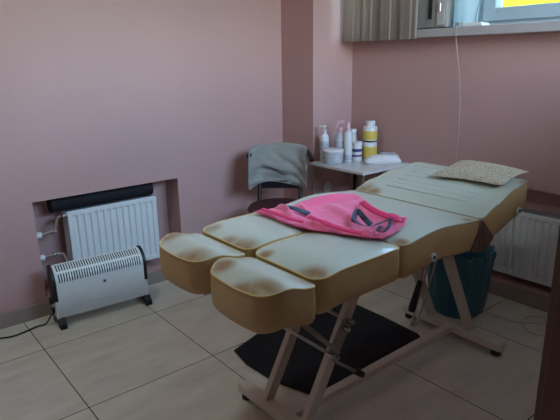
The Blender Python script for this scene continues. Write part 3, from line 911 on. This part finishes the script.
# ------------------------------------------------------------------ small table
TX0, TX1, TY0, TY1, TZ = .378, .85, .715, 1.16, .70
tb = thing('side_table', 'small square white-topped table on thin metal legs in the corner by the window wall', 'table', ((TX0+TX1)/2, (TY0+TY1)/2, 0))
bm = B(); box(bm, TX0, TX1, TY0, TY1, TZ-.018, TZ); obj('tabletop', bm, 'tabletop', tb, bevel=.003)
for x in (TX0+.014, TX1-.012):
    for y in (TY0+.014, TY1-.02):
        bk_ = y > 1 and x < .5
        bm = B(); tube(bm, [(x, y, .004), (x, y, TZ-.018)], .012 if bk_ else .008, 10); l_ = obj('leg', bm, 'black' if bk_ else 'steel', tb, smooth=True)
        bm = B(); lathe(bm, [(.014, 0), (.014, .012), (.010, .016)], 12, (x, y, 0)); obj('leg_cap', bm, 'black', l_, smooth=True)
bm = B(); box(bm, TX0+.03, TX1-.03, TY0+.03, TY1-.03, .20, .212); obj('lower_shelf', bm, 'tabletop', tb, bevel=.002)

# items on the table --------------------------------------------------
def bottle(name, label, cat, x, y, prof, m, extra=(), group=None):
    t = thing(name, label, cat, (x, y, TZ), group)
    bm = B(); lathe(bm, prof, 24, (x, y, TZ)); obj('body', bm, m, t, smooth=True)
    for (nm, pr, mm, off) in extra:
        bm = B(); lathe(bm, pr, 24, (x+off[0], y+off[1], TZ)); obj(nm, bm, mm, t, smooth=True)
    return t
def band(r, z0, z1): return [(r, z0), (r+.0008, z0+.0005), (r+.0008, z1-.0005), (r, z1)]
PX, PY = .408, .822
t = bottle('pump_bottle', 'white pump dispenser bottle standing at the left rear of the small table', 'bottle', PX, PY,
           [(.026, 0), (.029, .004), (.029, .155), (.024, .172), (.012, .182), (.012, .188)], 'plastic',
           [('label', band(.0292, .07, .135), 'greylabel', (0, 0)), ('pump_collar', [(.014, .186), (.014, .204), (.005, .206), (.005, .226)], 'plastic', (0, 0))])
bm = B(); tube(bm, [(PX, PY, TZ+.226), (PX, PY, TZ+.236)], .012, 12); bar(bm, (PX+.004, PY, TZ+.232), (PX-.028, PY-.020, TZ+.229), .010, .009); obj('pump_head', bm, 'plastic', t)
t = bottle('lidded_tub', 'wide white tub with a lid at the front left of the small table', 'tub', .514, .796,
           [(.058, 0), (.063, .005), (.068, .076)], 'clearish', [('lid', [(.070, .076), (.072, .080), (.072, .092), (.067, .096), (.020, .097)], 'plastic', (0, 0)), ('label', band(.0655, .022, .058), 'greylabel', (0, 0))])
bottle('lidded_jar', 'small white jar half hidden behind the wide tub', 'jar', .425, .935,
       [(.026, 0), (.028, .003), (.028, .085)], 'plastic', [('lid', [(.029, .085), (.029, .107), (.026, .110)], 'plastic', (0, 0))])
SX, SY = .485, .893
t = bottle('spray_bottle', 'translucent bottle with a pale pink trigger sprayer, left of the tall slim bottle', 'bottle', SX, SY,
           [(.031, 0), (.033, .004), (.033, .165), (.026, .185), (.012, .195), (.012, .20)], 'clearish', [('label', band(.0332, .05, .14), 'greylabel', (0, 0)), ('collar', [(.016, .198), (.016, .216), (.010, .222)], 'pinkpl', (0, 0))])
bm = B(); bar(bm, (SX-.022, SY-.012, TZ+.252), (SX+.018, SY+.012, TZ+.262), .015, .022); bar(bm, (SX, SY, TZ+.215), (SX, SY, TZ+.255), .013, .013); bar(bm, (SX-.014, SY-.008, TZ+.245), (SX-.024, SY-.014, TZ+.218), .010, .006)
obj('sprayer_head', bm, 'pinkpl', t, bevel=.002)
bottle('squeeze_bottle', 'tall slim white bottle with a pointed pale pink nozzle in front of the navy-banded jars', 'bottle', .548, .900,
       [(.024, 0), (.027, .004), (.027, .190), (.021, .203), (.010, .209), (.010, .213)], 'plastic',
       [('nozzle', [(.014, .211), (.014, .226), (.008, .232), (.005, .258)], 'pinkpl', (0, 0)), ('label_mark', band(.0272, .018, .05), 'greylabel', (0, 0))])
bottle('cream_bottle', 'squat white bottle at the back of the table, behind the navy-banded jars', 'bottle', .448, 1.055,
       [(.024, 0), (.026, .004), (.026, .15), (.020, .162)], 'plastic', [('cap', [(.024, .162), (.024, .192), (.021, .195)], 'plastic', (0, 0))])
def jar(label, x, y, z, rad, h, bands, capm, lidh, name='jar', cat='jar', grp=None):
    t = thing(name, label, cat, (x, y, z), grp)
    bm = B(); lathe(bm, [(rad-.002, 0), (rad, .002), (rad, h-.003), (rad-.003, h)], 28, (x, y, z)); obj('body', bm, 'plastic', t, smooth=True)
    for (a, b, mm) in bands:
        bm = B(); lathe(bm, band(rad+.0002, a, b), 28, (x, y, z)); obj('label', bm, mm, t, smooth=True)
    if lidh:
        bm = B(); lathe(bm, [(rad*.62, h), (rad*.62, h+.008), (rad*.68, h+.008), (rad*.68, h+lidh), (rad*.6, h+lidh+.003)] if name == 'canister' else [(rad+.0015, h), (rad+.0015, h+lidh-.002), (rad-.002, h+lidh)], 28, (x, y, z)); obj('lid', bm, capm, t, smooth=True)
JX, JY = .545, .985
jar('white jar with a navy band, bottom one of the two stacked jars', JX, JY, TZ, .037, .042, [(.030, .041, 'navy')], 'plastic', .018)
jar('white jar with a navy band, upper one of the two stacked jars', JX, JY, TZ+.0605, .037, .048, [(.002, .022, 'navy')], 'plastic', .019)
YX, YY = .572, 1.085
jar('white container with a yellow label, bottom one of the tall stack', YX, YY, TZ, .049, .115, [(.012, .090, 'yellow')], 'plastic', 0, name='tub', cat='tub')
jar('white canister with a yellow label and screw cap, standing on the other yellow-labelled container', YX, YY, TZ+.1155, .048, .105, [(.006, .014, 'dark'), (.020, .078, 'yellow')], 'plastic', .034, name='canister', cat='canister')
# packet of wipes
wp = thing('wipes_packet', 'flat crumpled white packet of wipes at the right of the small table', 'packet', (.71, 1.03, TZ))
def packet():
    bm = B(); n = 16; T = Matrix.Translation((.722, 1.04, TZ)) @ Matrix.Rotation(math.radians(50), 4, 'Z')
    g = [[None]*(n+1) for _ in range(n+1)]; bb = [[None]*(n+1) for _ in range(n+1)]
    for i in range(n+1):
        for j in range(n+1):
            u, v = i/n, j/n; e = (math.sin(PI*u)*math.sin(PI*v))**.35 if 0 < i < n and 0 < j < n else 0
            x, y = (u-.5)*.235, (v-.5)*.105
            g[i][j] = bm.verts.new(T @ Vector((x, y, .016+(.030+.024*u)*e+.006*noise.noise((u*6, v*6, 1)))))
            bb[i][j] = g[i][j] if e == 0 else bm.verts.new(T @ Vector((x, y, .0015)))
    for i in range(n):
        for j in range(n):
            bm.faces.new((g[i][j], g[i+1][j], g[i+1][j+1], g[i][j+1])); bm.faces.new((bb[i][j], bb[i][j+1], bb[i+1][j+1], bb[i+1][j]))
    obj('wrapper', bm, 'plastic', wp, smooth=True)
    bm = B(); box(bm, -.015, .085, -.028, .028, .058, .064, T); obj('flap', bm, 'greylabel', wp, bevel=.001)
packet()

# wall socket seen under the table
sk = thing('wall_socket', 'round white wall socket on the corner pillar, low behind the small table', 'socket', (.32, .935, .49))
bm = B(); tube(bm, [(.32, .935, .488), (.329, .935, .488)], .040, 24); obj('socket_plate', bm, 'plastic', sk, smooth=True)
bm = B(); tube(bm, [(.328, .935, .488), (.333, .935, .488)], .020, 20); obj('socket_well', bm, 'plastic', sk, smooth=True)

# ------------------------------------------------------------------ waste bin
bn = thing('waste_bin', 'round bin with a blue-green plastic liner behind the couch frame', 'bin', (1.47, .84, 0))
def binm():
    bx_, by_ = 1.46, .835
    bm = B(); lathe(bm, [(.125, .0), (.130, .01), (.150, .33), (.146, .33), (.126, .015)], 32, (bx_, by_, 0)); obj('bucket', bm, 'tealbin', bn, smooth=True)
    bm = B(); n = 96; rings = []
    for (r, z, a) in [(.136, .02, .004), (.142, .08, .006), (.150, .16, .007), (.157, .24, .008), (.163, .31, .009), (.167, .345, .010), (.163, .365, .010), (.156, .36, .004), (.144, .33, .002), (.135, .22, .004)]:
        ring = []
        for k in range(n):
            t = 2*PI*k/n; w = 1.9*a*(1.4*noise.noise((math.cos(t)*5, math.sin(t)*5, z*3))+1.3*noise.noise((math.cos(t)*15, math.sin(t)*15, z*7)))
            ring.append(bm.verts.new((bx_+(r+abs(w))*math.cos(t), by_+(r+abs(w))*math.sin(t), z+w*.8)))
        rings.append(ring)
    for A, C_ in zip(rings, rings[1:]):
        for k in range(n): bm.faces.new((A[k], A[(k+1) % n], C_[(k+1) % n], C_[k]))
    obj('liner', bm, 'teal', bn, smooth=True)
binm()

# ------------------------------------------------------------------ cables
def cable(name, label, pts, r, m='cable'):
    bm = B(); tube(bm, smooth_curve(pts, 8), r, 8); o = obj(name, bm, m, smooth=True); return tag(o, label, 'cable')
cable('floor_cable', 'thin white cable looped on the floor tiles below the window radiator',
      [(1.548, 0.909, 0.005), (1.631, 0.911, 0.005), (1.706, 0.909, 0.005), (1.775, 0.936, 0.005), (1.848, 1.004, 0.005), (1.898, 1.077, 0.005), (1.960, 1.050, 0.005), (1.964, 0.928, 0.0055), (1.907, 0.878, 0.006), (1.852, 0.876, 0.006), (1.805, 0.918, 0.012), (1.773, 0.983, 0.006), (1.784, 1.049, 0.005), (1.902, 1.115, 0.005)], .0028)
cable('hanging_cable', 'thin pale cable hanging from the window sill down the pink wall',
      [(1.172, W-.03, 1.519), (1.180, W-.09, 1.519), (1.184, W-.104, 1.512), (1.186, W-.104, 1.46), (1.186, W-.08, 1.38), (1.184, W-.03, 1.22), (1.182, W-.004, 1.0), (1.18, W-.004, .70)], .0012)

# ------------------------------------------------------------------ things on the window sill
SZ = 1.5155
dv = thing('grey_appliance', 'grey box-shaped appliance with a latch on the window sill beside the blind', 'appliance', (1.0, W+.04, SZ))
bm = B(); box(bm, .80, 1.062, W-.03, W+.10, SZ+.008, SZ+.27); obj('housing', bm, 'device', dv, bevel=.006)
bm = B(); box(bm, 1.004, 1.055, W-.036, W-.03, SZ+.02, SZ+.262); obj('door_panel', bm, 'devlight', dv, bevel=.002)
bm = B(); box(bm, .945, .968, W-.034, W-.03, SZ+.055, SZ+.262); obj('gap_shade_strip', bm, 'dark', dv)  # dark colour stands in for the shaded gap between blind and appliance
bm = B(); tube(bm, [(1.030, W-.044, SZ+.095), (1.030, W-.044, SZ+.135)], .007, 12); box(bm, 1.026, 1.034, W-.044, W-.036, SZ+.10, SZ+.13); obj('latch', bm, 'chrome', dv, smooth=True)
bm = B(); box(bm, .81, 1.05, W-.028, W+.09, SZ, SZ+.008); obj('rubber_base', bm, 'black', dv)
cn = thing('plastic_canister', 'milky white plastic canister glowing in the window light on the sill', 'canister', (1.115, W+.03, SZ))
bm = B(); lathe(bm, [(.060, 0), (.066, .004), (.066, .21), (.058, .222), (.030, .232), (.030, .240)], 32, (1.138, W+.055, SZ)); obj('body', bm, 'canister', cn, smooth=True)
bm = B(); lathe(bm, [(.033, .240), (.034, .242), (.034, .267), (.030, .270)], 24, (1.138, W+.055, SZ)); obj('cap', bm, 'plastic', cn, smooth=True)
bm = B()
n = 10; T = Matrix.Translation((1.275, W-.055, SZ)) @ Matrix.Rotation(math.radians(-4), 4, 'Z')
g1 = [[bm.verts.new(T @ Vector((-.055+.11*i/n, -.035+.07*j/n, .018+.003*noise.noise((i*.4, j*.4, 1))-(.008 if i in (0, n) else 0)))) for j in range(n+1)] for i in range(n+1)]
g0 = [[bm.verts.new(T @ Vector((-.055+.11*i/n, -.035+.07*j/n, .001))) for j in range(n+1)] for i in range(n+1)]
for i in range(n):
    for j in range(n):
        bm.faces.new((g1[i][j], g1[i+1][j], g1[i+1][j+1], g1[i][j+1])); bm.faces.new((g0[i][j], g0[i][j+1], g0[i+1][j+1], g0[i+1][j]))
    for (a, b) in (((i, 0), (i+1, 0)), ((i, n), (i+1, n)), ((0, i), (0, i+1)), ((n, i), (n, i+1))):
        bm.faces.new((g1[a[0]][a[1]], g1[b[0]][b[1]], g0[b[0]][b[1]], g0[a[0]][a[1]]))
o = obj('folded_cloth', bm, 'cloth', smooth=True); tag(o, 'small folded white cloth lying on the window sill edge', 'cloth')
bm = B(); box(bm, 1.160, 1.186, W-.085, W-.052, SZ, SZ+.024); o = obj('power_adapter', bm, 'device', bevel=.003); tag(o, 'small grey plug adapter on the window sill above the hanging cable', 'adapter')
cable('wire_loop', 'thin dark wire loop hanging in front of the window beside the milky canister',
      [(1.235, W+.02, SZ+.004), (1.215, W+.03, SZ+.05), (1.222, W+.04, SZ+.12), (1.235, W+.04, SZ+.16), (1.25, W+.04, SZ+.12), (1.255, W+.03, SZ+.05), (1.245, W+.02, SZ+.004)], .0022, 'device')

# ------------------------------------------------------------------ vertical blind
vb = thing('vertical_blind', 'beige fabric vertical blind drawn to the left end of the window', 'blind', (.65, 1.04, 2.6))
bm = B(); box(bm, .30, 2.55, 1.02, 1.06, 2.64, 2.68); obj('head_rail', bm, 'pvc', vb, bevel=.003)
spec = [(.405, 3), (.480, 3), (.555, 3), (.630, 3), (.705, 3), (.780, 3), (.855, 3), (.890, 3)] + [(.60, -2), (.675, -2), (.75, -2), (.825, -2), (.885, -2)]
for i, (x, a) in enumerate(spec):
    bm = B(); w = .088; T = Matrix.Translation((x, 1.035+(.006 if i % 2 else 0)+(.022 if i > 7 else 0), 0)) @ Matrix.Rotation(math.radians(a), 4, 'Z')
    P_ = []
    for k in range(7):
        u = -w/2+w*k/6; P_.append((u, .0015*math.cos(PI*u/w)))
    A = [bm.verts.new(T @ Vector((u, d, 1.462))) for u, d in P_]; C_ = [bm.verts.new(T @ Vector((u, d, 2.64))) for u, d in P_]
    for k in range(6): bm.faces.new((A[k], A[k+1], C_[k+1], C_[k]))
    obj('vane', bm, 'blind', vb, smooth=True, solid=.0015)
